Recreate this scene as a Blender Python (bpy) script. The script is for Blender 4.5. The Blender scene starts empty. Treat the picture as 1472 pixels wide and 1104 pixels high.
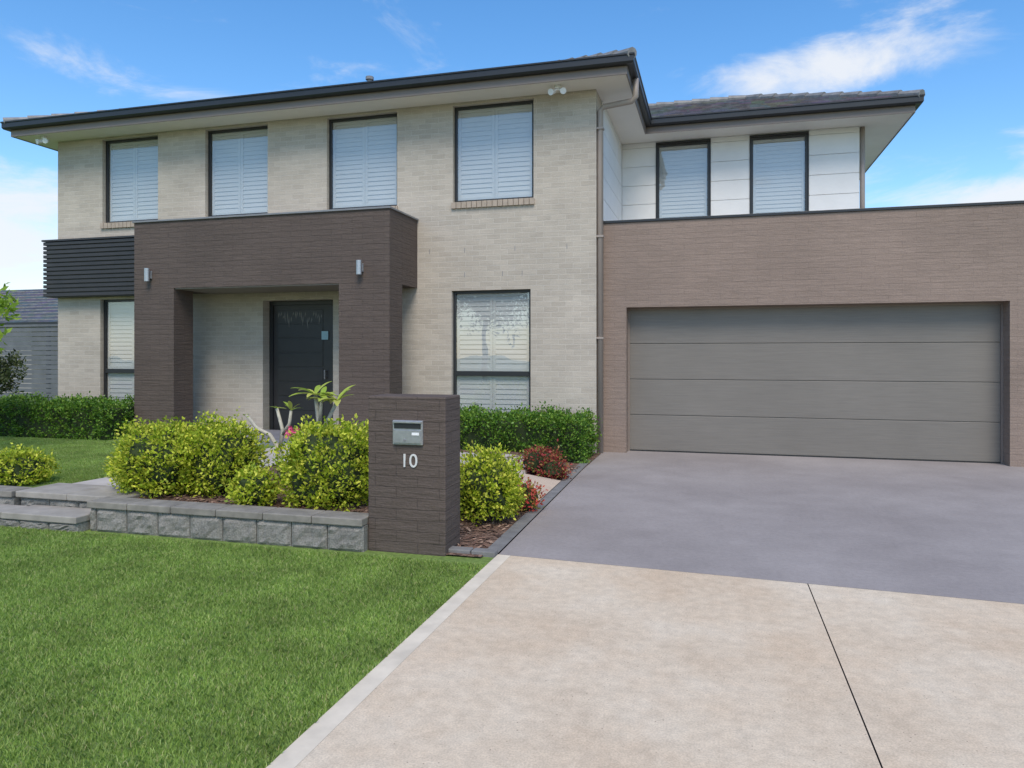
import bpy, bmesh, math, random
import numpy as np
from mathutils import Vector, Matrix, noise
random.seed(7); rng=np.random.default_rng(7)
scene=bpy.context.scene
col=scene.collection

# ------------------------------------------------------------------ node helpers
def new_mat(name):
    m=bpy.data.materials.new(name); m.use_nodes=True
    nt=m.node_tree; nt.nodes.clear()
    out=nt.nodes.new('ShaderNodeOutputMaterial')
    return m,nt,out
def N(nt,t,**kw):
    n=nt.nodes.new(t)
    for k,v in kw.items(): setattr(n,k,v)
    return n
def L(nt,a,b): nt.links.new(a,b)
def pos(nt):
    return N(nt,'ShaderNodeNewGeometry').outputs['Position']
def noise_n(nt,vec,scale,detail=3,rough=.55):
    n=N(nt,'ShaderNodeTexNoise'); n.inputs['Scale'].default_value=scale
    n.inputs['Detail'].default_value=detail; n.inputs['Roughness'].default_value=rough
    L(nt,vec,n.inputs['Vector']); return n.outputs['Fac']
def ramp(nt,fac,stops):
    r=N(nt,'ShaderNodeValToRGB'); e=r.color_ramp.elements
    while len(e)<len(stops): e.new(.5)
    for i,(p,c) in enumerate(stops):
        e[i].position=p; e[i].color=(c[0],c[1],c[2],1) if hasattr(c,'__len__') else (c,c,c,1)
    L(nt,fac,r.inputs[0]); return r.outputs[0]
def mixc(nt,f,a,b,mode='MIX'):
    m=N(nt,'ShaderNodeMix',data_type='RGBA',blend_type=mode)
    for s,v in ((m.inputs[0],f),(m.inputs[6],a),(m.inputs[7],b)):
        if isinstance(v,(int,float)): s.default_value=v
        elif isinstance(v,tuple): s.default_value=(v[0],v[1],v[2],1)
        else: L(nt,v,s)
    return m.outputs[2]
def math_n(nt,op,a,b=0.0,c=None,clamp=False):
    m=N(nt,'ShaderNodeMath',operation=op,use_clamp=clamp)
    for i,v in enumerate((a,b,c)):
        if v is None: continue
        if isinstance(v,(int,float)): m.inputs[i].default_value=v
        else: L(nt,v,m.inputs[i])
    return m.outputs[0]
def bsdf(nt,out,colr,rough=.6,bump=None,bstr=.3,bdist=.01,metal=0,spec=.5):
    p=N(nt,'ShaderNodeBsdfPrincipled')
    if isinstance(colr,tuple): p.inputs['Base Color'].default_value=(*colr,1)
    else: L(nt,colr,p.inputs['Base Color'])
    if isinstance(rough,(int,float)): p.inputs['Roughness'].default_value=rough
    else: L(nt,rough,p.inputs['Roughness'])
    p.inputs['Metallic'].default_value=metal
    p.inputs['Specular IOR Level'].default_value=spec
    if bump is not None:
        b=N(nt,'ShaderNodeBump'); b.inputs['Strength'].default_value=bstr; b.inputs['Distance'].default_value=bdist
        L(nt,bump,b.inputs['Height']); L(nt,b.outputs[0],p.inputs['Normal'])
    L(nt,p.outputs[0],out.inputs[0]); return p
def simple(name,c,rough=.6,var=.12,scale=8,bstr=.15,metal=0,spec=.5):
    m,nt,out=new_mat(name); P=pos(nt)
    n=noise_n(nt,P,scale,4)
    cc=ramp(nt,n,[(.3,tuple(x*(1-var) for x in c)),(.7,tuple(min(1,x*(1+var)) for x in c))])
    if bstr>.04:
        bsdf(nt,out,cc,rough,noise_n(nt,P,scale*12,2),bstr,.004,metal,spec)
    else: bsdf(nt,out,cc,rough,metal=metal,spec=spec)
    return m
def wallvec(nt):
    s=N(nt,'ShaderNodeSeparateXYZ'); L(nt,pos(nt),s.inputs[0])
    a=math_n(nt,'ADD',s.outputs[0],s.outputs[1])
    c=N(nt,'ShaderNodeCombineXYZ'); L(nt,a,c.inputs[0]); L(nt,s.outputs[2],c.inputs[1]); return c.outputs[0],s
def brick_mat(name,c1,c2,mortar,msize=.006,bstr=.5,rough=.85,painted=False,bw=.24):
    m,nt,out=new_mat(name); v,s=wallvec(nt); P=pos(nt)
    nz=N(nt,'ShaderNodeTexNoise'); nz.inputs['Scale'].default_value=9; nz.inputs['Detail'].default_value=1; L(nt,P,nz.inputs['Vector'])
    vm=N(nt,'ShaderNodeVectorMath',operation='MULTIPLY_ADD'); L(nt,nz.outputs['Color'],vm.inputs[0])
    w=.012 if painted else .004
    vm.inputs[1].default_value=(w,w,0); L(nt,v,vm.inputs[2])
    b=N(nt,'ShaderNodeTexBrick'); b.inputs['Scale'].default_value=1
    b.inputs['Brick Width'].default_value=bw; b.inputs['Row Height'].default_value=.086
    b.inputs['Mortar Size'].default_value=msize; b.inputs['Mortar Smooth'].default_value=.35
    b.inputs['Color1'].default_value=(*c1,1); b.inputs['Color2'].default_value=(*c2,1); b.inputs['Mortar'].default_value=(*mortar,1)
    L(nt,vm.outputs[0],b.inputs['Vector'])
    big=noise_n(nt,P,.9,3,.6); fine=noise_n(nt,P,60,2,.7)
    st=N(nt,'ShaderNodeMapping'); st.inputs['Scale'].default_value=(3,3,22); L(nt,P,st.inputs[0])
    streak=noise_n(nt,st.outputs[0],1.6,4,.6)
    c=mixc(nt,1.0,b.outputs['Color'],ramp(nt,big,[(.3,.90),(.7,1.08)]),'MULTIPLY')
    c=mixc(nt,1.0,c,ramp(nt,fine,[(.3,.88),(.7,1.08)]),'MULTIPLY')
    c=mixc(nt,1.0,c,ramp(nt,streak,[(.3,.93),(.7,1.06)]),'MULTIPLY')
    h=math_n(nt,'SUBTRACT',math_n(nt,'MULTIPLY',streak,1.5 if painted else .5),math_n(nt,'MULTIPLY',b.outputs['Fac'],1.0))
    h=math_n(nt,'ADD',h,math_n(nt,'MULTIPLY',fine,.35))
    bsdf(nt,out,c,rough,h,bstr,.012,spec=.3); return m

M={}
M['brick']=brick_mat('pale_brick',(.475,.42,.35),(.415,.365,.303),(.49,.445,.38),.006,.3)
M['brown']=brick_mat('brown_painted_brick',(.106,.080,.067),(.098,.074,.062),(.086,.065,.055),.005,.6,.7,True,.36)
M['brown2']=brick_mat('brown_painted_brick_lit',(.262,.197,.160),(.250,.188,.152),(.226,.170,.138),.004,.42,.75,True,.36)  # same brown paint as portico, brighter light on the garage put into colour
M['black']=simple('black_aluminium',(.018,.019,.021),.4,.1,6,.02)
M['fascia']=simple('taupe_fascia',(.21,.17,.145),.5,.05,3,.03)
M['pipe']=simple('taupe_downpipe',(.33,.275,.235),.45,.05,3,.03)
M['soffit']=simple('pale_soffit',(.82,.77,.70),.7,.03,2,.03)
M['white']=simple('white_paint',(.78,.78,.77),.55,.04,3,.03)
M['numeral']=simple('numeral_paint',(.60,.59,.57),.5,.05,9,.02)
M['shutter']=simple('shutter_paint',(.52,.52,.505),.5,.03,3,.02)
M['room']=simple('dark_room',(.20,.20,.195),.9,.1,3,0)
M['steel']=simple('brushed_steel',(.42,.42,.43),.35,.1,30,.05,.7)
M['cap']=simple('grey_capping',(.20,.20,.205),.4,.06,5,.02)
M['slat']=simple('charcoal_slat',(.034,.031,.032),.5,.15,5,.02)
M['fence']=simple('grey_fence_paint',(.13,.135,.145),.6,.12,5,.02)
M['porch']=simple('porch_tile',(.22,.22,.25),.4,.12,3,.05)
M['path']=simple('path_concrete',(.42,.385,.35),.8,.14,3,.2)
M['slab']=simple('beige_slab',(.48,.38,.29),.85,.12,4,.2)
M['edging']=simple('edging_concrete',(.17,.165,.16),.85,.2,6,.3)
M['ground']=simple('ground_soil',(.12,.17,.06),.95,.25,.5,.3)
M['asphalt']=simple('asphalt',(.055,.055,.057),.9,.2,3,.3)
M['bark']=simple('bark',(.20,.17,.13),.85,.25,20,.4)
M['palebark']=simple('frangipani_bark',(.42,.39,.31),.7,.2,25,.3)
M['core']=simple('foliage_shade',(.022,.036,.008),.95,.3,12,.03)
M['pinkflower']=simple('pink_petal',(.70,.08,.20),.6,.2,30,.03)
M['joint']=simple('joint_sealant',(.05,.045,.04),.9,.2,9,.02)
m,nt,out=new_mat('white_cladding')
n=noise_n(nt,pos(nt),3,3)
bsdf(nt,out,ramp(nt,n,[(.3,(.70,.69,.67)),(.7,(.75,.74,.72))]),.6); M['clad']=m
# glass: Schlick reflectance, same from both sides
m,nt,out=new_mat('window_glass')
tr=N(nt,'ShaderNodeBsdfTransparent'); tr.inputs[0].default_value=(.94,.955,.95,1)
gl=N(nt,'ShaderNodeBsdfGlossy'); gl.inputs['Roughness'].default_value=.01
gg=N(nt,'ShaderNodeNewGeometry'); dp=N(nt,'ShaderNodeVectorMath',operation='DOT_PRODUCT'); L(nt,gg.outputs['Normal'],dp.inputs[0]); L(nt,gg.outputs['Incoming'],dp.inputs[1])
ab=math_n(nt,'ABSOLUTE',dp.outputs['Value']); om=math_n(nt,'SUBTRACT',1.0,ab); p5=math_n(nt,'POWER',om,5.0)
f=math_n(nt,'MULTIPLY_ADD',p5,.85,.15,clamp=True)
wn=noise_n(nt,pos(nt),1.1,2); bp=N(nt,'ShaderNodeBump'); bp.inputs['Strength'].default_value=.02; bp.inputs['Distance'].default_value=.2
L(nt,wn,bp.inputs['Height']); L(nt,bp.outputs[0],gl.inputs['Normal'])
mx=N(nt,'ShaderNodeMixShader'); L(nt,f,mx.inputs[0]); L(nt,tr.outputs[0],mx.inputs[1]); L(nt,gl.outputs[0],mx.inputs[2]); L(nt,mx.outputs[0],out.inputs[0]); M['glass']=m
# garage door
m,nt,out=new_mat('garage_door_paint'); P=pos(nt)
mp=N(nt,'ShaderNodeMapping'); mp.inputs['Scale'].default_value=(1.2,1,40); L(nt,P,mp.inputs[0])
g=noise_n(nt,mp.outputs[0],2,5,.6); b2=noise_n(nt,P,.8,3)
c=mixc(nt,1.0,ramp(nt,g,[(.3,(.160,.143,.123)),(.7,(.195,.175,.151))]),ramp(nt,b2,[(.3,.92),(.7,1.06)]),'MULTIPLY')
bsdf(nt,out,c,.5,g,.35,.004); M['gdoor']=m
# roof tile
m,nt,out=new_mat('roof_tile'); P=pos(nt)
g=noise_n(nt,P,6,4,.6); vo=N(nt,'ShaderNodeTexVoronoi'); vo.inputs['Scale'].default_value=3; L(nt,P,vo.inputs['Vector'])
c=mixc(nt,.25,ramp(nt,g,[(.3,(.04,.04,.046)),(.7,(.11,.11,.12))]),vo.outputs['Color'],'SOFT_LIGHT')
bsdf(nt,out,c,.6,g,.3,.01,spec=.3); M['tile']=m
M['ridge']=simple('ridge_mortar_tile',(.20,.195,.19),.6,.3,7,.2)
# driveway paint
m,nt,out=new_mat('painted_driveway'); P=pos(nt)
a=noise_n(nt,P,.5,5,.55); a2=noise_n(nt,P,3.2,4,.6); f3=noise_n(nt,P,160,2,.7); f2=noise_n(nt,P,26,4,.7)
c=ramp(nt,a,[(.30,(.250,.222,.211)),(.5,(.290,.260,.247)),(.7,(.335,.302,.287))])
c=mixc(nt,1.0,c,ramp(nt,a2,[(.3,.94),(.7,1.05)]),'MULTIPLY')
c=mixc(nt,1.0,c,ramp(nt,f3,[(.3,.86),(.7,1.12)]),'MULTIPLY')
c=mixc(nt,1.0,c,ramp(nt,f2,[(.25,.88),(.6,1.04)]),'MULTIPLY')
bsdf(nt,out,c,ramp(nt,a2,[(.3,.6),(.7,.75)]),f3,.25,.003,spec=.25); M['drive']=m
# pale concrete
m,nt,out=new_mat('pale_concrete'); P=pos(nt)
a=noise_n(nt,P,1.1,7,.65); f3=noise_n(nt,P,110,2,.7); f2=noise_n(nt,P,14,5,.7); o2=noise_n(nt,P,.7,5,.65)
c=ramp(nt,a,[(.30,(.54,.42,.295)),(.5,(.62,.505,.37)),(.72,(.67,.575,.445))])
c=mixc(nt,ramp(nt,o2,[(.45,0.0),(.65,.45)]),c,(.56,.395,.25))
c=mixc(nt,1.0,c,ramp(nt,f2,[(.3,.85),(.65,1.07)]),'MULTIPLY')
c=mixc(nt,1.0,c,ramp(nt,f3,[(.30,.80),(.62,1.07)]),'MULTIPLY')
vo=N(nt,'ShaderNodeTexVoronoi'); vo.inputs['Scale'].default_value=20; L(nt,P,vo.inputs['Vector'])
c=mixc(nt,math_n(nt,'LESS_THAN',vo.outputs['Distance'],.07),c,(.30,.23,.17))
bsdf(nt,out,c,.85,f3,.3,.003); M['conc']=m
M['concedge']=simple('concrete_border',(.62,.54,.425),.85,.14,5,.2)
m,nt,out=new_mat('splitface_block'); P=pos(nt)
a=noise_n(nt,P,4,4); f3=noise_n(nt,P,70,4,.75)
c=mixc(nt,1.0,ramp(nt,a,[(.3,(.21,.20,.18)),(.7,(.31,.295,.265))]),ramp(nt,f3,[(.3,.55),(.7,1.25)]),'MULTIPLY')
bsdf(nt,out,c,.95,f3,.9,.012); M['block']=m
M['capst']=simple('capstone',(.21,.193,.167),.9,.28,7,.4)
m,nt,out=new_mat('bark_mulch'); P=pos(nt)
vo=N(nt,'ShaderNodeTexVoronoi'); vo.inputs['Scale'].default_value=45; L(nt,P,vo.inputs['Vector'])
s=N(nt,'ShaderNodeSeparateColor'); L(nt,vo.outputs['Color'],s.inputs[0])
c=ramp(nt,s.outputs[0],[(0,(.05,.028,.018)),(.5,(.13,.07,.045)),(1,(.27,.17,.12))])
bsdf(nt,out,c,.9,vo.outputs['Distance'],.9,.02); M['mulch']=m
m,nt,out=new_mat('lawn_soil'); P=pos(nt)
bsdf(nt,out,ramp(nt,noise_n(nt,P,30,3),[(.3,(.09,.14,.025)),(.7,(.17,.25,.05))]),.95); M['lawn']=m
def leafmat(name,stops,transl=.3,rough=.5,worldvar=None,lo=.72,hi=1.22):
    m,nt,out=new_mat(name)
    gi=N(nt,'ShaderNodeNewGeometry')
    c=ramp(nt,gi.outputs['Random Per Island'],stops)
    if worldvar:
        n=noise_n(nt,gi.outputs['Position'],worldvar,3,.65)
        c=mixc(nt,1.0,c,ramp(nt,n,[(.28,lo),(.72,hi)]),'MULTIPLY')
    p=N(nt,'ShaderNodeBsdfPrincipled'); L(nt,c,p.inputs['Base Color']); p.inputs['Roughness'].default_value=rough
    p.inputs['Specular IOR Level'].default_value=.3
    t=N(nt,'ShaderNodeBsdfTranslucent'); L(nt,c,t.inputs[0])
    mx=N(nt,'ShaderNodeMixShader'); mx.inputs[0].default_value=transl
    L(nt,p.outputs[0],mx.inputs[1]); L(nt,t.outputs[0],mx.inputs[2]); L(nt,mx.outputs[0],out.inputs[0]); return m
M['grass']=leafmat('grass_blades',[(0,(.20,.31,.05)),(.5,(.30,.45,.09)),(.9,(.45,.57,.18)),(1,(.62,.56,.30))],.35,.6,2.2,.70,1.22)
M['lime']=leafmat('lime_leaves',[(0,(.16,.26,.015)),(.5,(.45,.54,.035)),(1,(.78,.76,.11))],.35,.5,7,.62,1.3)
M['hedge']=leafmat('hedge_leaves',[(0,(.04,.11,.012)),(.5,(.10,.22,.024)),(1,(.24,.37,.05))],.25,.4,6,.65,1.3)
M['red']=leafmat('red_leaves',[(0,(.16,.02,.025)),(.6,(.42,.07,.06)),(1,(.20,.26,.05))],.25,.5,6)
M['redlime']=leafmat('red_lime_leaves',[(0,(.60,.06,.06)),(.5,(.48,.10,.06)),(1,(.30,.38,.06))],.25,.5,6)
M['frang']=leafmat('frangipani_leaves',[(0,(.24,.36,.04)),(.5,(.40,.50,.08)),(1,(.60,.58,.14))],.3,.4)
M['tree']=leafmat('tree_leaves',[(0,(.18,.32,.03)),(1,(.42,.56,.08))],.35,.5,3)
M['darktree']=leafmat('dark_tree_leaves',[(0,(.03,.05,.018)),(1,(.10,.12,.04))],.25,.5,3)

# ------------------------------------------------------------------ geometry helpers
def empty(name,loc=(0,0,0)):
    e=bpy.data.objects.new(name,None); e.location=loc; e.empty_display_size=.3; col.objects.link(e); return e
def mesh_obj(name,verts,faces,mat,parent=None,smooth=False):
    me=bpy.data.meshes.new(name); me.from_pydata([tuple(v) for v in verts],[],[tuple(f) for f in faces]); me.update()
    o=bpy.data.objects.new(name,me); col.objects.link(o)
    if mat: me.materials.append(mat)
    if parent: o.parent=parent
    if smooth:
        for p in me.polygons: p.use_smooth=True
    return o
class B:
    def __init__(s): s.v=[]; s.f=[]
    def box(s,x0,x1,y0,y1,z0,z1):
        i=len(s.v)
        s.v+=[(x0,y0,z0),(x1,y0,z0),(x1,y1,z0),(x0,y1,z0),(x0,y0,z1),(x1,y0,z1),(x1,y1,z1),(x0,y1,z1)]
        s.f+=[(i,i+3,i+2,i+1),(i+4,i+5,i+6,i+7),(i,i+1,i+5,i+4),(i+1,i+2,i+6,i+5),(i+2,i+3,i+7,i+6),(i+3,i,i+4,i+7)]
        return s
    def quad(s,a,b,c,d):
        i=len(s.v); s.v+=[a,b,c,d]; s.f.append((i,i+1,i+2,i+3)); return s
    def tube(s,pts,rad,seg=8):
        pts=[Vector(p) for p in pts]; i0=len(s.v)
        for k,p in enumerate(pts):
            d=(pts[min(k+1,len(pts)-1)]-pts[max(k-1,0)]).normalized()
            a=d.cross(Vector((0.31,.9,.2))).normalized(); b=d.cross(a)
            r=rad[k] if hasattr(rad,'__len__') else rad
            for j in range(seg):
                t=2*math.pi*j/seg; s.v.append(tuple(p+a*math.cos(t)*r+b*math.sin(t)*r))
        for k in range(len(pts)-1):
            for j in range(seg):
                a=i0+k*seg+j; b=i0+k*seg+(j+1)%seg
                s.f.append((a,b,b+seg,a+seg))
        s.f.append(tuple(i0+j for j in range(seg))[::-1]); s.f.append(tuple(i0+(len(pts)-1)*seg+j for j in range(seg)))
        return s
    def obj(s,name,mat,parent=None,bevel=0,smooth=False):
        o=mesh_obj(name,s.v,s.f,mat,parent,smooth)
        if bevel:
            b=o.modifiers.new('bevel','BEVEL'); b.width=bevel; b.segments=2; b.limit_method='ANGLE'
        return o
def wall_holes(name,x0,x1,z0,z1,y0,y1,holes,mat,parent,reveal=None):
    xs=sorted({x0,x1,*[h[0] for h in holes],*[h[1] for h in holes]}); zs=sorted({z0,z1,*[h[2] for h in holes],*[h[3] for h in holes]})
    b=B()
    def inh(x,z): return any(h[0]<x<h[1] and h[2]<z<h[3] for h in holes)
    for i in range(len(xs)-1):
        for j in range(len(zs)-1):
            if inh((xs[i]+xs[i+1])/2,(zs[j]+zs[j+1])/2): continue
            a,c,d,e=xs[i],xs[i+1],zs[j],zs[j+1]
            b.quad((a,y0,d),(c,y0,d),(c,y0,e),(a,y0,e)); b.quad((c,y1,d),(a,y1,d),(a,y1,e),(c,y1,e))
    for h in [(x0,x1,z0,z1)]+list(holes):
        a,c,d,e=h
        b.quad((a,y0,d),(a,y0,e),(a,y1,e),(a,y1,d)); b.quad((c,y0,d),(c,y1,d),(c,y1,e),(c,y0,e))
        if e<=z1: b.quad((a,y0,e),(c,y0,e),(c,y1,e),(a,y1,e))
        b.quad((a,y0,d),(a,y1,d),(c,y1,d),(c,y0,d))
    return b.obj(name,mat,parent)

def leaves(name,C,Nn,size,mat,parent,aspect=.55,rand=.8,jit=.35):
    n=len(C); C=np.asarray(C); Nn=np.asarray(Nn)
    ax=Nn*1.0+rng.normal(size=(n,3))*rand; ax/=np.linalg.norm(ax,axis=1)[:,None]+1e-9
    r=rng.normal(size=(n,3)); sd=np.cross(ax,r); sd/=np.linalg.norm(sd,axis=1)[:,None]+1e-9
    up=np.cross(sd,ax)
    L_=(size*(1+jit*rng.uniform(-1,1,n)))[:,None]; W=L_*aspect*.5
    v=np.empty((n,4,3)); v[:,0]=C; v[:,1]=C+ax*L_*.5+sd*W+up*L_*.08; v[:,2]=C+ax*L_-up*L_*.05; v[:,3]=C+ax*L_*.5-sd*W+up*L_*.08
    me=bpy.data.meshes.new(name); me.vertices.add(n*4); me.vertices.foreach_set('co',v.reshape(-1))
    me.loops.add(n*4); me.loops.foreach_set('vertex_index',np.arange(n*4,dtype=np.int32))
    me.polygons.add(n); me.polygons.foreach_set('loop_start',np.arange(0,n*4,4,dtype=np.int32))
    me.materials.append(mat); me.update(calc_edges=True); me.validate()
    o=bpy.data.objects.new(name,me); col.objects.link(o); o.parent=parent; return o
def superpt(d,a,b,c,p):
    return (abs(d[0]/a)**p+abs(d[1]/b)**p+abs(d[2]/c)**p)**(-1/p)
def bush(name,cx,cy,zb,a,b,h,mat,p=2.6,shoots=420,per=16,size=.036,spread=.032,lump=.2,seed=0,extra=0):
    root=empty(name,(cx,cy,zb))
    c=h*.56; cz=h*.46
    Cs=[];Ns=[]
    for i in range(shoots):
        d=Vector(rng.normal(size=3)).normalized()
        if d.z<-.75: continue
        r=superpt(d,a,b,c,p); k=1+lump*noise.noise(d*2.2+Vector((seed*7,3,1)))*1.4+lump*.6*noise.noise(d*6+Vector((seed,0,5)))
        k*=1-abs(rng.normal())*.07+ (rng.random()<.18)*.10
        ctr=d*r*k; ctr.z+=cz
        if ctr.z<0.01: ctr.z=.01+rng.random()*.05
        sz=spread*(0.7+.6*rng.random())
        for j in range(per):
            q=ctr+Vector(rng.normal(size=3))*sz - d*rng.random()*.04
            Cs.append(q); nn=(d+Vector((0,0,.55))).normalized(); Ns.append(nn)
    leaves('foliage',Cs,Ns,size,mat,root)
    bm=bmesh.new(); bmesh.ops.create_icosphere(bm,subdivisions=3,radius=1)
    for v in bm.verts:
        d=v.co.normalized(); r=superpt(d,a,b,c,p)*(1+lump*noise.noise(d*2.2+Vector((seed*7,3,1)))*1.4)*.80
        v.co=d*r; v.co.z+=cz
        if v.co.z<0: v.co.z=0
    me=bpy.data.meshes.new('shade_core'); bm.to_mesh(me); bm.free(); me.materials.append(M['core'])  # added dark core, blocks light and see-through where the foliage is shaded
    o=bpy.data.objects.new('shade_core',me); col.objects.link(o); o.parent=root
    return root
def hedge(name,x0,x1,y0,y1,z0,z1,mat,shoots,per=14,size=.042):
    cx,cy=(x0+x1)/2,(y0+y1)/2; root=empty(name,(cx,cy,z0)); hx,hy,h=(x1-x0)/2,(y1-y0)/2,z1-z0
    ar=[2*hx*2*hy,2*hx*h*1.0,2*hx*h*.5,2*hy*h,2*hy*h]; pr=np.array(ar)/sum(ar)
    Cs=[];Ns=[]
    for i in range(shoots):
        f=rng.choice(5,p=pr); u,v=rng.uniform(-1,1),rng.random()
        if f==0: q=Vector((u*hx,rng.uniform(-1,1)*hy,h)); d=Vector((0,0,1))
        elif f==1: q=Vector((u*hx,-hy,v*h)); d=Vector((0,-1,0))
        elif f==2: q=Vector((u*hx,hy,v*h)); d=Vector((0,1,0))
        elif f==3: q=Vector((-hx,u*hy,v*h)); d=Vector((-1,0,0))
        else: q=Vector((hx,u*hy,v*h)); d=Vector((1,0,0))
        q+=d*(.12*noise.noise(q*3.0+Vector((cx,0,0)))+.07*noise.noise(q*9)-.02+(rng.random()<.12)*.04)
        if q.z>h-.08:
            for ax_,hh in ((0,hx),(1,hy)):
                if abs(q[ax_])>hh-.06: q[ax_]*=(hh-.04)/hh
        sz=.03+.02*rng.random(); dd=(d+Vector((0,0,.5))).normalized()
        for j in range(per):
            p_=q+Vector(rng.normal(size=3))*sz-d*rng.random()*.04
            if p_.z<.0: p_.z=.01
            Cs.append(p_); Ns.append(dd)
    leaves('foliage',Cs,Ns,size,mat,root)
    B().box(-hx+.07,hx-.07,-hy+.08,hy-.08,0,h-.08).obj('shade_core',M['core'],root,.03)  # added dark box standing in for the shade inside the hedge
    return root

# ------------------------------------------------------------------ GROUND
mesh_obj('ground',[(-250,-250,-.03),(250,-250,-.03),(250,300,-.03),(-250,300,-.03)],[(0,1,2,3)],M['ground'])
mesh_obj('street_road',[(-80,-10,-.02),(80,-10,-.02),(80,-3.2,-.02),(-80,-3.2,-.02)],[(0,1,2,3)],M['asphalt'])
dw=empty('driveway')
b=B(); yb=lambda x:5.44-.0609*(x+1.62)
b.v=[(-1.62,yb(-1.62),0),(5.6,yb(5.6),0),(5.6,11.95,0),(-1.80,11.95,0),(-1.74,10.5,0)]; b.f=[(0,1,2,3,4)]; b.obj('painted_slab',M['drive'],dw)
jw=.0035
def slabpoly(x0,x1,name,mat,ya=-3.2):
    mesh_obj(name,[(x0,ya,0),(x1,ya,0),(x1,yb(x1)-.003,0),(x0,yb(x0)-.003,0)],[(0,1,2,3)],mat,dw)
slabpoly(-1.52,.604-jw,'concrete_bay',M['conc']); slabpoly(.604+jw,3.0,'concrete_bay_b',M['conc']); slabpoly(3.0+2*jw,5.6,'concrete_bay_c',M['conc'])
slabpoly(-1.625,-1.521,'concrete_border',M['concedge'])
B().quad((-1.63,-3.2,-.012),(5.6,-3.2,-.012),(5.6,12,-.012),(-1.7,12,-.012)).obj('joint_filler',M['joint'],dw)
ed=empty('garden_edging')
B().quad((-1.74,5.44,.012),(-1.622,5.44,.012),(-1.742,10.6,.012),(-1.86,10.6,.012)).obj('edge_strip',M['edging'],ed)
x=-2.02; b=B()
for i in range(2): b.box(x+i*.2,x+i*.2+.19,5.36,5.46,-.02,.035)
b.obj('edge_pavers',M['edging'],ed,.008)
def yz(x,y):
    base=.225-.085*min(1,max(0,(y-5.4)/4.9)); f=min(1,max(0,(-2.05-x)/.75)); f=f*f*(3-2*f)
    return -.004+.012+ (base-.012)*f
def sheet(name,x0,x1,y0,y1,nx,ny,dz,mat,parent=None):
    vs=[];fs=[]
    for j in range(ny+1):
        for i in range(nx+1):
            X=x0+(x1-x0)*i/nx; Y=y0+(y1-y0)*j/ny; vs.append((X,Y,yz(X,Y)+dz))
    for j in range(ny):
        for i in range(nx):
            a=j*(nx+1)+i; fs.append((a,a+1,a+nx+2,a+nx+1))
    return mesh_obj(name,vs,fs,mat,parent)
sheet('garden_bed',-5.245,-1.72,5.30,11.4,36,40,0,M['mulch'])
sheet('garden_terrain',-24,-6.4,5.55,16,4,20,-.004,M['lawn'])
pa=empty('garden_path')
sheet('path_slab',-6.40,-5.25,5.56,9.95,2,12,.012,M['path'],pa); sheet('path_cross',-5.25,-2.3,8.7,9.9,12,3,.010,M['path'],pa)
mesh_obj('stepping_slab',[(-2.55,7.35,.14),(-1.775,7.35,.022),(-1.80,8.7,.022),(-2.55,8.7,.13)],[(0,1,2,3)],M['slab'])

# LAWN blades
lawn=empty('lawn')
mesh_obj('turf_base',[(-24,-3.0,-.006),(-1.627,-3.0,-.006),(-1.627,5.44,-.006),(-24,5.44,-.006)],[(0,1,2,3)],M['lawn'],lawn)
def patch(n,S,hgt,seed):
    r=np.random.default_rng(seed)
    P0=np.c_[r.uniform(0,S,n),r.uniform(0,S,n),np.zeros(n)]
    ang=r.uniform(0,2*np.pi,n); w=r.uniform(.0012,.0024,n); h=hgt*r.uniform(.5,1.15,n)
    side=np.c_[np.cos(ang),np.sin(ang),np.zeros(n)]*w[:,None]
    la=r.uniform(0,2*np.pi,n); lean=np.c_[np.cos(la),np.sin(la),np.zeros(n)]*(h*r.uniform(.2,1.0,n))[:,None]
    up=np.c_[np.zeros(n),np.zeros(n),h]
    v=np.empty((n,5,3)); v[:,0]=P0-side; v[:,1]=P0+side; v[:,2]=P0+side*.8+lean*.35+up*.6; v[:,3]=P0+lean+up; v[:,4]=P0-side*.8+lean*.35+up*.6
    me=bpy.data.meshes.new('turf_patch'); me.vertices.add(n*5); me.vertices.foreach_set('co',v.reshape(-1))
    me.loops.add(n*5); me.loops.foreach_set('vertex_index',np.arange(n*5,dtype=np.int32))
    me.polygons.add(n); me.polygons.foreach_set('loop_start',np.arange(0,n*5,5,dtype=np.int32))
    me.materials.append(M['grass']); me.update(calc_edges=True); me.validate(); return me
S=.6
pm=[patch(7000,S,.025,i) for i in range(5)]
def lay(x1,y1,nx,ny,zf):
    for i in range(nx):
        for j in range(ny):
            o=bpy.data.objects.new('turf',pm[random.randrange(5)]); col.objects.link(o); o.parent=lawn
            k=random.randrange(4); cx=x1-S*(i+.5); cy=y1-S*(j+.5)
            mat=Matrix.Translation((cx,cy,zf(cx,cy)))@Matrix.Rotation(k*math.pi/2,4,'Z')@Matrix.Translation((-S/2,-S/2,0)); o.matrix_local=mat
lay(-1.625,5.13,12,8,lambda x,y:-.006)
lay(-6.44,9.6,10,6,lambda x,y:yz(x,y)-.004)

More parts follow.
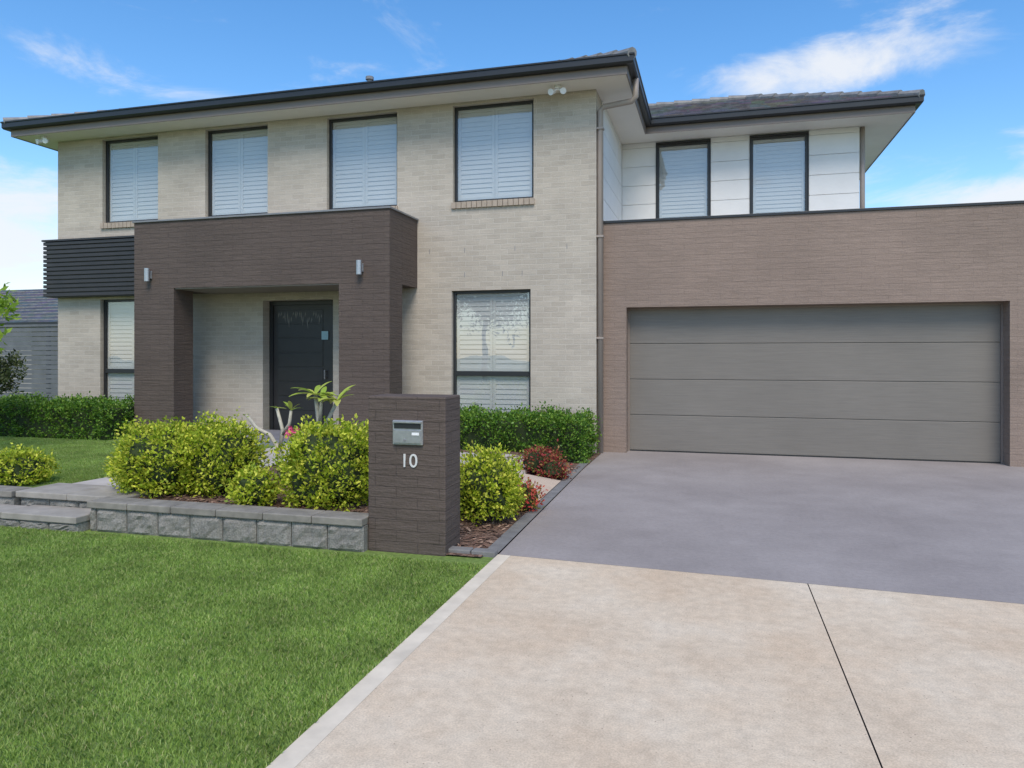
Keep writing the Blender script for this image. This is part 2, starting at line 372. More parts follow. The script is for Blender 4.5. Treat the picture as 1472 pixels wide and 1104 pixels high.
# ------------------------------------------------------------------ RETAINING WALL + STEPS
rw=empty('retaining_wall',(0,0,0))
def block(b,x0,x1,y0,y1,z0,z1,axis='y'):
    nx,nz=9,6
    i0=len(b.v)
    for j in range(nz+1):
        for i in range(nx+1):
            X=x0+(x1-x0)*i/nx; Z=z0+(z1-z0)*j/nz
            edge=(i in(0,nx)) or (j in (0,nz))
            d=.0 if edge else -.014-.016*random.random()-.02*noise.noise(Vector((X*7,Z*9,y0)))
            b.v.append((X,y0+d,Z))
    for j in range(nz):
        for i in range(nx):
            a=i0+j*(nx+1)+i; b.f.append((a,a+1,a+nx+2,a+nx+1))
    b.quad((x0,y0,z0),(x0,y0,z1),(x0,y1,z1),(x0,y1,z0)); b.quad((x1,y0,z0),(x1,y1,z0),(x1,y1,z1),(x1,y0,z1)); b.quad((x0,y0,z1),(x1,y0,z1),(x1,y1,z1),(x0,y1,z1))
b=B(); x=-2.665
while x>-5.28:
    x0=max(x-.325,-5.33); block(b,x0+.004,x-.004,5.235,5.43,-.02,.195); x-=.325
x=-6.42
while x>-13:
    block(b,x-.325+.004,x-.004,5.42,5.6,-.02,.195); x-=.325
b.obj('splitface_blocks',M['block'],rw)
b=B()
for yy in range(2): b.box(-5.335,-5.15,5.436+yy*.3,5.436+yy*.3+.295,-.02,.195)
b.obj('return_blocks',M['block'],rw,.008)
b=B(); x=-2.668
while x>-5.2:
    x0=max(x-.45,-5.35); b.box(x0+.003,x-.003,5.205,5.44,.198,.258); x-=.45
b.box(-5.35,-5.14,5.443,6.05,.198,.258)
x=-6.415
while x>-13: b.box(x-.447,x-.003,5.39,5.62,.198,.258); x-=.45
b.obj('capstones',M['capst'],rw,.008)
st=empty('garden_steps')
M['tread']=simple('step_tread',(.30,.275,.24),.9,.18,6,.35)
b=B(); b.box(-7.00,-6.20,5.10,5.385,.075,.135); b.box(-6.195,-5.355,5.10,5.445,.075,.135); b.box(-6.405,-5.80,5.42,5.9,.198,.256); b.box(-5.795,-5.355,5.42,5.9,.198,.256)
b.obj('step_treads',M['tread'],st,.008)
b=B(); x=-5.36
for k in range(5): block(b,x-.322,x-.003,5.135,5.40,-.02,.073); x-=.325
x=-5.36
for k in range(3): block(b,x-.345,x-.003,5.475,5.85,.05,.196); x-=.348
b.obj('step_risers',M['block'],st)

# ------------------------------------------------------------------ LETTERBOX PILLAR
lp=empty('letterbox_pillar')
b=B().box(-2.66,-2.005,5.29,5.64,-.03,1.224).obj('brick_pier',M['brown'],lp,.012)
LB=B().box(-2.437,-2.185,5.268,5.30,.847,1.038).obj('letterbox_frame',M['steel'],lp,.004)
B().box(-2.422,-2.20,5.262,5.27,.975,1.015).obj('mail_slot',M['black'],lp)
B().box(-2.43,-2.192,5.25,5.268,1.018,1.032).obj('slot_hood',M['steel'],lp,.002)
B().box(-2.425,-2.197,5.259,5.268,.86,.965).obj('letterbox_door',M['steel'],lp,.003)
B().box(-2.27,-2.21,5.255,5.2588,.925,.945).obj('label',M['white'],lp)
B().tube([(-2.33,5.26,.885),(-2.33,5.25,.885)],.009,10).obj('lock',M['cap'],lp)
cu=bpy.data.curves.new('numerals','FONT'); cu.body='10'; cu.size=.15; cu.extrude=.004; cu.align_x='CENTER'
to=bpy.data.objects.new('numerals_text',cu); col.objects.link(to); to.location=(-2.305,5.284,.672); to.rotation_euler=(math.pi/2,0,0)
bpy.context.view_layer.update()
dg=bpy.context.evaluated_depsgraph_get(); me=bpy.data.meshes.new_from_object(to.evaluated_get(dg)); me.transform(to.matrix_world)
bpy.data.objects.remove(to); o=bpy.data.objects.new('house_number',me); col.objects.link(o); o.parent=lp; me.materials.clear(); me.materials.append(M['numeral'])

# ------------------------------------------------------------------ HOUSE
H=empty('brick_house')
SOF=5.72; A=11.4
up=[(-11.33,-10.05),(-9.01,-7.70),(-6.52,-5.19),(-4.187,-2.811)]
WZ0,WZ1=4.07,5.672
lowr=[(-11.38,-10.05),(-4.21,-2.86)]
holes=[(a,c,WZ0,WZ1) for a,c in up]+[(a,c,.40,2.61) for a,c in lowr]+[(-7.80,-6.40,.10,2.52)]
wall_holes('front_brick_wall',-12.40,-1.80,-.03,SOF-.002,A,A+.26,holes,M['brick'],H)
b=B(); b.box(-12.40,-12.15,A+.262,19.0,-.03,SOF-.002); b.box(-12.148,-1.80,18.8,19.0,-.03,SOF-.002); b.box(-2.05,-1.80,A+.262,11.9,3.5,SOF-.002); b.obj('side_brick_walls',M['brick'],H)
B().box(-2.04,-1.82,11.902,18.79,-.03,SOF-.002).obj('side_wall_backing',M['clad'],H)
B().box(-12.14,-2.06,A+.9,A+.95,0,SOF-.01).obj('interior_partition',M['room'],H)
B().box(-12.14,-2.06,A+.27,A+.89,2.9,3.1).obj('interior_floor',M['room'],H)
def window(a,c,d,e,yf,name,transom=None,panels=2,depth=.08):
    r=empty(name); r.parent=H; yf=yf+depth; F=.045
    b=B(); b.box(a,a+F,yf,yf+.05,d,e); b.box(c-F,c,yf,yf+.05,d,e); b.box(a+F,c-F,yf,yf+.05,e-F,e); b.box(a+F,c-F,yf,yf+.05,d,d+F)
    spans=[(d+F,e-F)]
    if transom: b.box(a+F,c-F,yf-.006,yf+.05,transom-.04,transom+.04); spans=[(d+F,transom-.04),(transom+.04,e-F)]
    b.obj('frame',M['black'],r,.003)
    g=B(); s=B()
    for z0,z1 in spans:
        g.quad((a+F,yf+.02,z0),(c-F,yf+.02,z0),(c-F,yf+.02,z1),(a+F,yf+.02,z1))
        w=(c-a-2*F)/panels; ys=yf+.053
        for k in range(panels):
            p0=a+F+w*k+.002; p1=p0+w-.004
            s.box(p0,p0+.05,ys,ys+.03,z0-.03,z1+.03); s.box(p1-.05,p1,ys,ys+.03,z0-.03,z1+.03)
            s.box(p0+.05,p1-.05,ys,ys+.03,z0-.03,z0+.05); s.box(p0+.05,p1-.05,ys,ys+.03,z1-.05,z1+.03)
            zz=z0+.05; n=max(1,round((z1-z0-.1)/.078)); hh=(z1-z0-.1)/n
            for q in range(n):
                zc=zz+hh*q
                i=len(s.v); y_=ys+.006
                s.v+=[(p0+.05,y_-.002,zc-.002),(p1-.05,y_-.002,zc-.002),(p1-.05,y_+.010,zc+hh+.003),(p0+.05,y_+.010,zc+hh+.003),
                      (p0+.05,y_+.006,zc-.002),(p1-.05,y_+.006,zc-.002),(p1-.05,y_+.018,zc+hh+.003),(p0+.05,y_+.018,zc+hh+.003)]
                s.f+=[(i,i+1,i+2,i+3),(i+7,i+6,i+5,i+4),(i,i+4,i+5,i+1),(i+3,i+2,i+6,i+7)]
    g.obj('glass',M['glass'],r); s.obj('plantation_shutters',M['shutter'],r)
for a,c in up: window(a,c,WZ0,WZ1,A,'window_upper')
for a,c in lowr: window(a,c,.40,2.61,A,'window_lower',1.24)
b=B()
for a,c in up+lowr:
    z=WZ0 if (a,c) in up else .40
    x=a-.02
    while x<c+.0:
        x1=min(x+.086,c+.02); b.box(x+.003,x1-.003,A-.04,A+.075,z-.105,z-.002); x+=.089
b.obj('brick_sills',simple('sill_brick',(.38,.31,.245),.85,.12,10,.3),H,.003)
b=B()
for x in(-3.98,-3.12,-2.265,-4.6): b.box(x-.005,x+.005,A-.002,A+.004,3.235,3.315)
for x in(-3.98,-3.33,-3.0): b.box(x-.005,x+.005,A-.002,A+.004,2.83,2.91)
b.obj('weep_holes',M['cap'],H)
# front door
d=empty('front_door'); d.parent=H
b=B(); b.box(-7.80,-7.73,11.60,11.66,.10,2.52); b.box(-7.73,-6.40,11.60,11.66,2.45,2.52); b.box(-6.47,-6.40,11.60,11.66,.1,2.45); b.obj('door_frame',M['black'],d)
dm=simple('door_charcoal',(.020,.018,.020),.4,.15,6,.1)
b=B(); b.box(-7.728,-6.472,11.622,11.66,.12,2.448)
for k in range(8): b.box(-7.62,-6.72,11.612,11.621,.3+k*.26,.3+k*.26+.235)
b.obj('door_leaf',dm,d,.003)
pt=B()
for k in range(22):
    cx=-7.60+k*.041+random.uniform(-.01,.01); h_=.06+.16*random.random(); zt=2.36-random.uniform(0,.14); l_=random.uniform(-.02,.02)
    pt.quad((cx+l_,11.609,zt-h_),(cx+.010,11.609,zt-h_*.45),(cx+.002,11.609,zt),(cx-.010,11.609,zt-h_*.45))
pt.obj('decorative_screen_cutouts',simple('screen_pattern',(.16,.145,.13),.4,.1,5,0),d)  # faint pattern of paler shapes across the door top
B().tube([(-6.66,11.57,1.12),(-6.66,11.57,1.28)],.014).tube([(-6.66,11.57,1.14),(-6.66,11.62,1.14)],.008).tube([(-6.66,11.57,1.26),(-6.66,11.62,1.26)],.008).obj('pull_handle',M['cap'],d)
B().box(-6.74,-6.61,11.602,11.6105,1.82,1.97).obj('notice',simple('notice_paper',(.30,.46,.50),.6,.05,5,0),d)
# portico
PY=10.31
p=empty('portico'); p.parent=H
wall_holes('portico_front',-9.575,-4.82,.0,3.80,PY,PY+.47,[(-8.77,-5.686,-.01,2.673)],M['brown'],p)
B().box(-9.575,-4.82,PY+.472,A-.002,2.673,3.80).obj('portico_roof_block',M['brown'],p)
B().box(-8.769,-5.687,PY+.02,A-.004,2.655,2.671).obj('portico_ceiling',simple('portico_ceiling_paint',(.26,.215,.185),.7,.05,3,.02),p)
B().box(-9.60,-4.795,PY-.025,A-.001,3.802,3.832).obj('portico_capping',M['cap'],p,.004)
B().box(-8.765,-5.69,9.96,A-.003,.02,.215).obj('porch_slab',M['porch'],p,.006)
for x in(-9.246,-5.30):
    s=empty('wall_sconce'); s.parent=H
    B().box(x-.045,x+.045,PY-.03,PY-.002,2.84,2.97).obj('backplate',M['steel'],s,.003)
    B().tube([(x,PY-.075,2.79),(x,PY-.075,3.01)],.043,20).obj('lamp_body',M['steel'],s)
s=empty('slatted_screen'); s.parent=H
b=B()
n=13; hh=(3.73-2.66)/n
for k in range(n):
    z=2.66+hh*k; b.box(-12.52,-9.58,11.18,11.215,z+.012,z+hh-.012); b.box(-12.52,-12.485,11.217,12.6,z+.012,z+hh-.012)
b.obj('slats',M['slat'],s,.003)
B().box(-12.48,-9.58,11.22,A-.003,2.66,3.72).box(-12.48,-12.403,A,12.58,2.66,3.72).obj('screen_box',M['black'],s)
B().box(-12.54,-9.578,11.16,A-.002,3.732,3.765).obj('screen_top',M['slat'],s)
# garage
g=empty('garage'); g.parent=H
G=11.62
wall_holes('garage_front_wall',-1.797,5.35,-.03,3.64,G,G+.27,[(-1.353,3.943,-.02,2.30)],M['brown2'],g)
b=B(); b.box(5.10,5.35,G+.272,18,-.03,3.64); b.obj('garage_side_wall',M['brown2'],g)
B().box(-1.797,5.098,G+.6,18,3.3,3.4).obj('garage_flat_roof',M['cap'],g)
B().box(-1.79,5.375,G-.02,G+.29,3.642,3.682).box(5.09,5.375,G+.292,18,3.642,3.682).obj('parapet_capping',M['black'],g,.004)
b=B()
for k in range(4):
    z0=.012+k*.572; b.box(-1.39,3.98,11.90,11.94,z0+.004,z0+.568)
b.obj('sectional_door_panels',M['gdoor'],g,.006)
B().box(-1.39,3.98,11.925,11.98,0,2.31).obj('door_backing',M['cap'],g)
B().box(-1.353,3.943,11.885,11.899,-.002,.014).obj('door_seal',M['black'],g)
b=B(); b.box(-1.353,-1.325,11.86,11.898,0,2.30); b.box(3.915,3.943,11.86,11.898,0,2.30); b.box(-1.325,3.915,11.86,11.898,2.265,2.30); b.obj('door_trim',M['fascia'],g)
# upper right clad wall
Bp=14.55
bw=[(-1.10,-.10),(.648,1.657)]
wall_holes('clad_front_wall',-1.80,2.533,3.3,SOF-.002,Bp,Bp+.2,[(a,c,4.07,5.66) for a,c in bw],M['clad'],H)
B().box(2.333,2.533,Bp+.202,18.9,3.3,SOF-.002).box(-1.8,2.33,18.7,18.9,3.3,SOF-.002).obj('clad_side_wall',M['clad'],H)
B().box(-1.79,2.32,Bp+.8,Bp+.85,3.3,SOF-.01).obj('upper_partition',M['room'],H)
b=B(); zz=3.4; k=0
hs=.37
while zz<SOF-.05:
    z1=min(zz+hs-.008,SOF-.004)
    segs=[(-1.775,2.535)]
    for (a,c) in bw:
        ns=[]
        for (s0,s1) in segs:
            if z1>4.07-.04 and a-.02<s1 and c+.02>s0: ns+=[(s0,a-.02),(c+.02,s1)]
            else: ns.append((s0,s1))
        segs=ns
    for s0,s1 in segs: b.box(s0,s1,Bp-.018,Bp-.002,zz,z1)
    b.box(-1.798,-1.78,11.93,Bp-.02,zz,z1)
    zz+=hs
b.obj('weatherboards',M['clad'],H,.003)
b=B()
for a,c in bw:
    b.box(a-.018,a,Bp-.03,Bp-.001,4.03,5.70); b.box(c,c+.018,Bp-.03,Bp-.001,4.03,5.70); b.box(a,c,Bp-.03,Bp-.001,5.662,5.70)
b.obj('window_trim',M['black'],H)
for a,c in bw: window(a,c,4.07,5.66,Bp-.04,'window_upper_clad',None,1,.03)
fl=[(-12.95,19.2),(-12.95,10.87),(-1.254,10.87),(-1.254,13.92),(3.31,13.92),(3.31,19.2)]
i=[(x,y,SOF) for x,y in fl]
mesh_obj('eaves_soffit',i,[(0,1,2,3,4,5)],M['soffit'],H)
def sweep(name,path,prof,mat,closed=True):
    n=len(path); vs=[];fs=[]
    for k,(x,y) in enumerate(path):
        def nrm(a,b):
            d=Vector((b[0]-a[0],b[1]-a[1])).normalized(); return Vector((d.y,-d.x))
        if k==0: m_=nrm(path[0],path[1])
        elif k==n-1: m_=nrm(path[-2],path[-1])
        else:
            n1=nrm(path[k-1],path[k]); n2=nrm(path[k],path[k+1]); m_=(n1+n2); m_=m_/m_.dot(n1)
        for d_,z in prof: vs.append((x+m_.x*d_,y+m_.y*d_,z))
    q=len(prof)
    for k in range(n-1):
        for j in range(q if closed else q-1):
            a=k*q+j; c=k*q+(j+1)%q; fs.append((a,c,c+q,a+q))
    fs.append(tuple(range(q))); fs.append(tuple(range((n-1)*q,n*q))[::-1])
    return mesh_obj(name,vs,fs,mat,H)
sweep('fascia_board',fl,[(-.02,SOF-.012),(0,SOF-.012),(0,5.93),(-.02,5.93)],M['fascia'])
sweep('gutter',fl,[(.002,5.83),(.085,5.83),(.105,5.86),(.105,5.94),(.12,5.95),(.12,5.972),(.098,5.972),(.09,5.94),(.09,5.87),(.002,5.87)],M['black'])
def hip(x0,x1,y0,y1,z0,name,pitch=22.5,skipcaps=False):
    t=math.tan(math.radians(pitch)); b=B(); D=min(x1-x0,y1-y0)/2; a=0; cs=.30
    while a<D-.01:
        e=min(a+cs,D); za=z0+a*t; ze=z0+e*t
        ra=[(x0+a,y0+a),(x1-a,y0+a),(x1-a,y1-a),(x0+a,y1-a)]; re=[(x0+e,y0+e),(x1-e,y0+e),(x1-e,y1-e),(x0+e,y1-e)]
        for k in range(4):
            p0,p1=ra[k],ra[(k+1)%4]; q0,q1=re[k],re[(k+1)%4]
            b.quad((*p0,za+.03),(*p1,za+.03),(*q1,ze+.004),(*q0,ze+.004)); b.quad((*p0,za-.004),(*p1,za-.004),(*p1,za+.03),(*p0,za+.03))
        x=x0+a+(.165 if int(a/cs)%2 else 0)
        while x<x1-e:
            if x>x0+e: b.quad((x-.008,y0+a-.002,za+.034),(x+.008,y0+a-.002,za+.034),(x+.008,y0+e,ze+.009),(x-.008,y0+e,ze+.009))
            x+=.33
        a=e
    o=b.obj(name,M['tile'],H)
    zt=z0+D*t; rc=B()
    if (x1-x0)>=(y1-y0): r0=(x0+D,(y0+y1)/2,zt); r1=(x1-D,(y0+y1)/2,zt)
    else: r0=((x0+x1)/2,y0+D,zt); r1=((x0+x1)/2,y1-D,zt)
    def caps(p,q):
        p=Vector(p);q=Vector(q);n=max(1,int((q-p).length/.38))
        for k in range(n):
            u=p.lerp(q,k/n); w=p.lerp(q,(k+1)/n); rc.tube([u+Vector((0,0,.02)),w+Vector((0,0,.005))],[.085,.072],10)
    for c_ in((x0,y0),(x0,y1)): caps((*c_,z0+.01),r0)
    for c_ in((x1,y0),(x1,y1)): caps((*c_,z0+.01),r1)
    caps(r0,r1); rc.obj(name+'_ridge_caps',M['ridge'],H)
hip(-13.03,-1.17,10.79,19.6,5.945,'main_roof_tiles',20.0)
hip(-8.6,3.39,13.84,19.3,5.95,'wing_roof_tiles',22.5)
B().tube([(-6.6,13.2,6.8),(-6.6,13.2,7.0)],.05).tube([(-6.6,13.2,7.0),(-6.6,13.2,7.06)],.08).obj('roof_vent',M['cap'],H)
b=B(); b.tube([(-1.19,11.45,5.84),(-1.19,11.45,5.56),(-1.25,11.46,5.50),(-1.69,11.48,5.46),(-1.745,11.48,5.40),(-1.745,11.48,.0)],.047,12).obj('downpipe',M['pipe'],H,0,True)
b=B()
for z in(5.1,3.4,1.8): b.box(-1.8,-1.69,11.42,11.54,z,z+.03)
b.obj('pipe_brackets',M['pipe'],H)
B().tube([(2.60,14.62,5.72),(2.60,14.62,3.4)],.045,12).obj('downpipe_wing',M['pipe'],H,0,True)
for (x,y) in((-2.35,11.1),(-12.35,11.05)):
    s=empty('security_light'); s.parent=H
    B().tube([(x,y,SOF-.002),(x,y,SOF-.05)],.05,14).obj('base',M['white'],s)
    for sx in(-1,1):
        B().tube([(x,y,SOF-.05),(x+sx*.07,y-.02,SOF-.08)],.014,8).obj('arm',M['white'],s)
        B().tube([(x+sx*.06,y+.03,SOF-.075),(x+sx*.10,y-.07,SOF-.11)],[.03,.05],14).obj('lamp_head',M['white'],s)

# ------------------------------------------------------------------ BOUNDARY / NEIGHBOUR
f=empty('slatted_fence')
b=B()
for k in range(19): b.box(-22,-12.43,12.9,12.925,.18+k*.105,.18+k*.105+.09)
b.obj('fence_slats',M['fence'],f)
b=B()
for k in range(6): b.box(-22+k*1.9,-21.93+k*1.9,12.93,13.0,0,2.2)
b.box(-22,-12.43,12.88,12.95,2.18,2.23)
b.obj('fence_posts',M['fence'],f)
nh=empty('neighbour_house')
B().box(-42,-25.2,22,32,-.03,2.75).obj('walls',simple('neighbour_render',(.42,.38,.33),.8,.06,2,.1),nh)
B().box(-29,-27.4,21.95,21.99,1.0,2.2).obj('window_frame',M['black'],nh)
def nroof(x0,x1,y0,y1,z0,h):
    r=(y1-y0)/2
    vs=[(x0,y0,z0),(x1,y0,z0),(x1,y1,z0),(x0,y1,z0),(x0+r,y0+r,z0+h),(x1-r,y0+r,z0+h)]
    mesh_obj('roof',vs,[(0,1,5,4),(1,2,5),(2,3,4,5),(3,0,4),(3,2,1,0)],M['tile'],nh)
    b=B()
    for k in range(1,12):
        a=r*k/12; b.box(x0+a,x1-a,y0+a-.03,y0+a,z0+h*k/12-.02,z0+h*k/12+.03)
    b.obj('tile_courses',M['ridge'],nh)
nroof(-42.6,-20.5,21.4,32.6,2.72,1.9)
sweepn=B().box(-42.7,-20.4,21.28,21.4,2.62,2.76).obj('gutter_n',M['black'],nh)

# ------------------------------------------------------------------ PLANTS
hedge('hedge',-4.80,-1.80,10.25,11.25,.0,.63,M['hedge'],1500)
hedge('hedge',-15.0,-9.62,9.75,10.75,.13,.72,M['hedge'],2100)
bush('lime_shrub',-5.16,5.93,.235,.44,.40,.61,M['lime'],seed=1,shoots=640)
bush('lime_shrub',-4.68,6.12,.23,.36,.40,.63,M['lime'],seed=2,shoots=560)
bush('lime_shrub',-3.93,5.62,.235,.16,.16,.28,M['lime'],seed=3,shoots=170)
bush('lime_shrub',-3.33,5.93,.235,.44,.42,.65,M['lime'],seed=4,shoots=640)
bush('lime_shrub',-2.05,6.50,.04,.28,.31,.59,M['lime'],seed=5,shoots=420)
bush('lime_shrub',-6.95,5.95,.23,.25,.25,.29,M['lime'],seed=6,shoots=260)
bush('red_leaf_shrub',-2.15,9.1,.03,.24,.22,.30,M['red'],shoots=150,per=12,seed=8)
bush('red_leaf_shrub',-1.93,8.9,.02,.15,.16,.22,M['red'],shoots=80,per=12,seed=9)
bush('red_leaf_shrub',-1.80,7.0,.02,.13,.15,.26,M['redlime'],shoots=70,per=12,seed=10)
def frangi(name,base,branches,leafdefs):
    r=empty(name,base); b=B()
    for pts,r0,r1 in branches:
        n=len(pts); b.tube(pts,[r0+(r1-r0)*k/(n-1) for k in range(n)],9)
    b.obj('stems',M['palebark'],r,0,True)
    lb=B()
    for tip,n,ln in leafdefs:
        for k in range(n):
            az=2*math.pi*k/n+random.uniform(-.4,.4); el=random.uniform(.1,1.1); ll=ln*random.uniform(.75,1.15)
            d=Vector((math.cos(az)*math.cos(el),math.sin(az)*math.cos(el),math.sin(el))); sd=d.cross(Vector((0,0,1))).normalized(); nn=sd.cross(d)
            i=len(lb.v); T=Vector(tip)
            for q in range(7):
                t=q/6; w=ll*.12*math.sin(math.pi*min(1,t*.93+.04))**.8; c=T+d*ll*t-Vector((0,0,1))*ll*.30*t*t
                lb.v+=[tuple(c-sd*w+nn*w*.35),tuple(c),tuple(c+sd*w+nn*w*.35)]
            for q in range(6):
                a=i+q*3; lb.f+=[(a,a+1,a+4,a+3),(a+1,a+2,a+5,a+4)]
    lb.obj('leaves',M['frang'],r,0,True); return r
frangi('frangipani_plant',(-4.05,6.95,.2),[([(0,0,0),(.02,0,.35),(-.02,0,.62),(-.06,0,.92)],.034,.02),([(.0,0,.5),(.10,.0,.68),(.20,0,.86)],.024,.018),([(-.01,0,.6),(.06,-.08,.88)],.02,.016)],
  [((-.06,0,.92),10,.30),((.20,0,.86),9,.31),((.06,-.08,.88),6,.24)])
frangi('frangipani_plant',(-4.45,6.80,.2),[([(0,0,0),(0,0,.35),(-.12,0,.50),(-.27,0,.56),(-.40,0,.70)],.028,.018),([(0,0,.32),(.04,0,.55),(-.03,0,.78)],.024,.016),([(.03,0,.5),(.12,0,.62),(.14,0,.76)],.02,.015),([(-.22,0,.54),(-.36,0,.55)],.018,.014)],
  [((-.03,0,.78),4,.11),((.14,0,.76),5,.17),((-.40,0,.70),3,.06)])
b=B()
for k in range(14):
    c=Vector((-4.16+random.uniform(-.06,.06),6.6+random.uniform(-.05,.05),.77+random.uniform(-.06,.04)))
    for q in range(5):
        a=q*1.257; b.quad(tuple(c),tuple(c+Vector((.02*math.cos(a-.4),-.012,.02*math.sin(a-.4)))),tuple(c+Vector((.03*math.cos(a),-.02,.03*math.sin(a)))),tuple(c+Vector((.02*math.cos(a+.4),-.012,.02*math.sin(a+.4)))))
fl_=empty('pink_flower_plant'); b.obj('petals',M['pinkflower'],fl_); B().tube([(-4.16,6.62,.2),(-4.16,6.6,.78)],.01).obj('stem',M['bark'],fl_)
def tree(name,x,y,z,H_,crown,mat,size,ncl,per,trunk=.06,limbs=7,low=.35):
    r=empty(name,(x,y,z)); b=B(); b.tube([(0,0,0),(.03,.02,H_*.3),(-.02,.04,H_*.6),(.02,0,H_*.85)],[trunk,trunk*.8,trunk*.55,trunk*.25],10)
    Cs=[];Ns=[]
    tips=[]
    for k in range(limbs):
        az=2*math.pi*k/limbs+random.uniform(-.3,.3); zs=H_*random.uniform(low,.7)
        e=Vector((math.cos(az)*crown*random.uniform(.5,.9),math.sin(az)*crown*random.uniform(.5,.9),zs+H_*random.uniform(.1,.35)))
        s_=Vector((0,0,zs)); b.tube([s_,s_.lerp(e,.5)+Vector((0,0,.03*H_)),e],[trunk*.4,trunk*.25,trunk*.1],7); tips.append((s_,e))
    for k in range(ncl):
        s_,e=random.choice(tips); c=s_.lerp(e,random.uniform(.45,1.15))+Vector(rng.normal(size=3))*crown*.17
        for j in range(per):
            q=c+Vector(rng.normal(size=3))*crown*.07; Cs.append(q); Ns.append(Vector((rng.normal()*.5,rng.normal()*.5,.2)))
    b.obj('trunk_and_limbs',M['bark'],r,0,True); leaves('crown',Cs,Ns,size,mat,r,.4,.9); return r
tree('small_tree',-10.0,7.7,.2,3.0,.78,M['tree'],.13,75,9,.035)
tree('dark_leaf_tree',-11.45,9.1,.2,1.75,.66,M['darktree'],.07,180,22,.04,9,.25)
tree('street_tree',-11.5,-13,0,6.5,3.2,M['darktree'],.22,300,22,.16,10)

# mulch chips
b=B()
for k in range(2600):
    X=random.uniform(-2.75,-1.76) if k%3 else random.uniform(-5.2,-2.7); Y=random.uniform(5.45,9.9) if k%3 else random.uniform(5.46,6.5)
    if -2.55<X and 7.33<Y<8.72: continue
    z=yz(X,Y)+.006; a=random.uniform(0,6.28); l=random.uniform(.01,.028); w=l*.45
    dx,dy=math.cos(a)*l,math.sin(a)*l; ex,ey=-math.sin(a)*w,math.cos(a)*w; t1=random.uniform(0,.012)
    b.quad((X-dx-ex,Y-dy-ey,z),(X+dx-ex,Y+dy-ey,z+t1),(X+dx+ex,Y+dy+ey,z+t1+.004),(X-dx+ex,Y-dy+ey,z+.004))
chip,nt,out=new_mat('mulch_chip'); gi=N(nt,'ShaderNodeNewGeometry')
bsdf(nt,out,ramp(nt,gi.outputs['Random Per Island'],[(0,(.06,.03,.02)),(.6,(.2,.11,.075)),(1,(.36,.25,.18))]),.9)
b.obj('mulch_chips',chip)

# ------------------------------------------------------------------ LIGHT + SKY
EL=math.radians(54); AZ=math.radians(160)
sd=bpy.data.lights.new('sun','SUN'); sd.energy=3.1; sd.angle=math.radians(28); sd.color=(1,.91,.79)
so=bpy.data.objects.new('sun',sd); col.objects.link(so)
dirv=Vector((math.sin(AZ)*math.cos(EL),math.cos(AZ)*math.cos(EL),math.sin(EL)))
so.rotation_euler=dirv.to_track_quat('Z','Y').to_euler(); so.location=dirv*30
w=bpy.data.worlds.new('World'); scene.world=w; w.use_nodes=True; nt=w.node_tree; nt.nodes.clear()
out=N(nt,'ShaderNodeOutputWorld'); bg=N(nt,'ShaderNodeBackground'); bg.inputs[1].default_value=.15
sky=N(nt,'ShaderNodeTexSky'); sky.sky_type='NISHITA'; sky.sun_disc=False; sky.sun_elevation=EL; sky.sun_rotation=AZ; sky.ozone_density=1.5; sky.dust_density=.5; sky.air_density=1.0
tc=N(nt,'ShaderNodeTexCoord'); V=tc.outputs['Generated']
mp=N(nt,'ShaderNodeMapping'); mp.inputs['Scale'].default_value=(1,1,2.6); L(nt,V,mp.inputs[0])
nz=N(nt,'ShaderNodeTexNoise'); nz.inputs['Scale'].default_value=5.5; nz.inputs['Detail'].default_value=9; nz.inputs['Roughness'].default_value=.62; nz.inputs['Distortion'].default_value=.5
L(nt,mp.outputs[0],nz.inputs['Vector'])
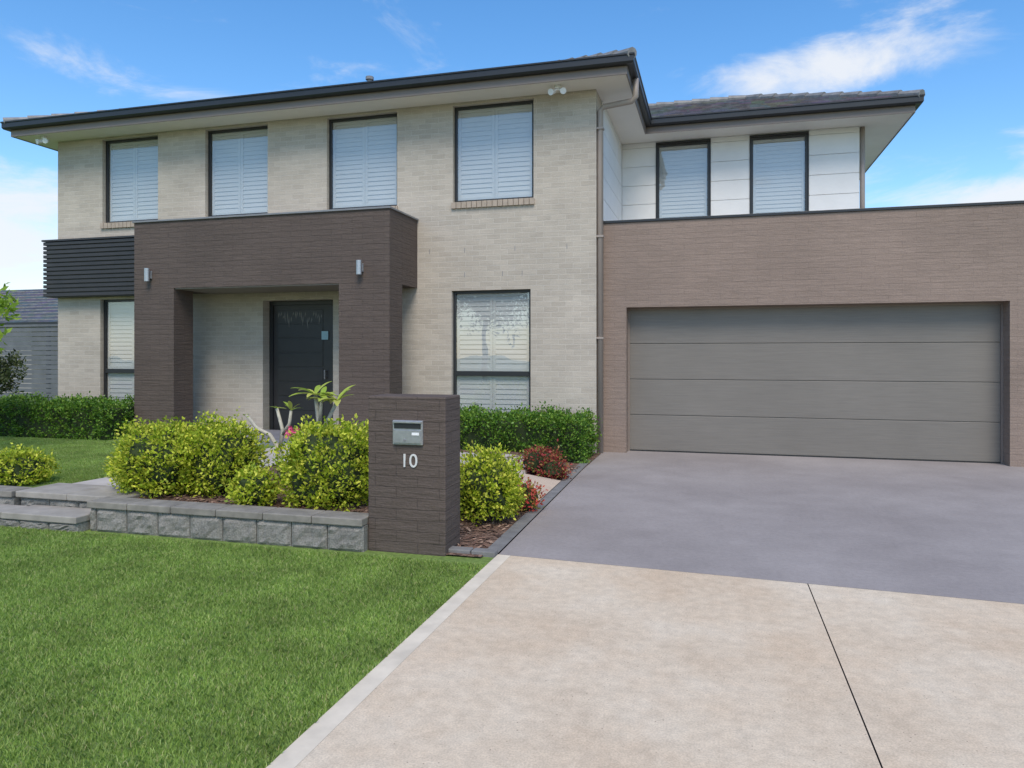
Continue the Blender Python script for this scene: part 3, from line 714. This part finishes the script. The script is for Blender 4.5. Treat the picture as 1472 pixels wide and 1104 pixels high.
def blob(c,sx,sz,amp):
    c=Vector(c).normalized()
    s=N(nt,'ShaderNodeVectorMath',operation='SUBTRACT'); L(nt,V,s.inputs[0]); s.inputs[1].default_value=c
    m=N(nt,'ShaderNodeVectorMath',operation='MULTIPLY'); L(nt,s.outputs[0],m.inputs[0]); m.inputs[1].default_value=(1/sx,1/sx,1/sz)
    l=N(nt,'ShaderNodeVectorMath',operation='LENGTH'); L(nt,m.outputs[0],l.inputs[0])
    r=N(nt,'ShaderNodeMapRange'); r.interpolation_type='SMOOTHSTEP'; L(nt,l.outputs['Value'],r.inputs[0])
    r.inputs[1].default_value=0; r.inputs[2].default_value=1; r.inputs[3].default_value=amp; r.inputs[4].default_value=0
    return r.outputs[0]
CL=[((-.80,.60,.12),.32,.14,.38),((.09,.92,.33),.20,.055,.34),((.22,.90,.365),.15,.09,.22),((.33,.9,.17),.30,.05,.42),((.40,.88,.235),.16,.05,.40),((-.695,.636,.336),.12,.04,.32),((-.60,.66,.30),.16,.03,.22),((.3,-.7,.5),.9,.5,.34)]
tot=None
for c,sx,sz,a in CL:
    o=blob(c,sx,sz,a); tot=o if tot is None else math_n(nt,'ADD',tot,o)
s=math_n(nt,'ADD',nz.outputs['Fac'],tot)
cf=N(nt,'ShaderNodeMapRange'); cf.interpolation_type='SMOOTHSTEP'; L(nt,s,cf.inputs[0]); cf.inputs[1].default_value=.58; cf.inputs[2].default_value=.94; cf.inputs[3].default_value=0; cf.inputs[4].default_value=.90
hs=N(nt,'ShaderNodeHueSaturation'); hs.inputs['Saturation'].default_value=1.3; hs.inputs['Value'].default_value=1.5; L(nt,sky.outputs[0],hs.inputs['Color'])
c=mixc(nt,cf.outputs[0],hs.outputs[0],(6.0,6.15,6.4))
L(nt,c,bg.inputs[0]); L(nt,bg.outputs[0],out.inputs[0])
scene.view_settings.view_transform='Standard'; scene.view_settings.look='None'; scene.view_settings.exposure=0

# ------------------------------------------------------------------ CAMERA
cd=bpy.data.cameras.new('camera'); cd.sensor_width=36; cd.lens=1050/1472*36; cd.shift_y=-42/1472; cd.clip_end=1000; cd.clip_start=.05
co=bpy.data.objects.new('camera',cd); col.objects.link(co); co.location=(0,0,1.55); co.rotation_euler=(math.pi/2,0,math.radians(15.54)); scene.camera=co
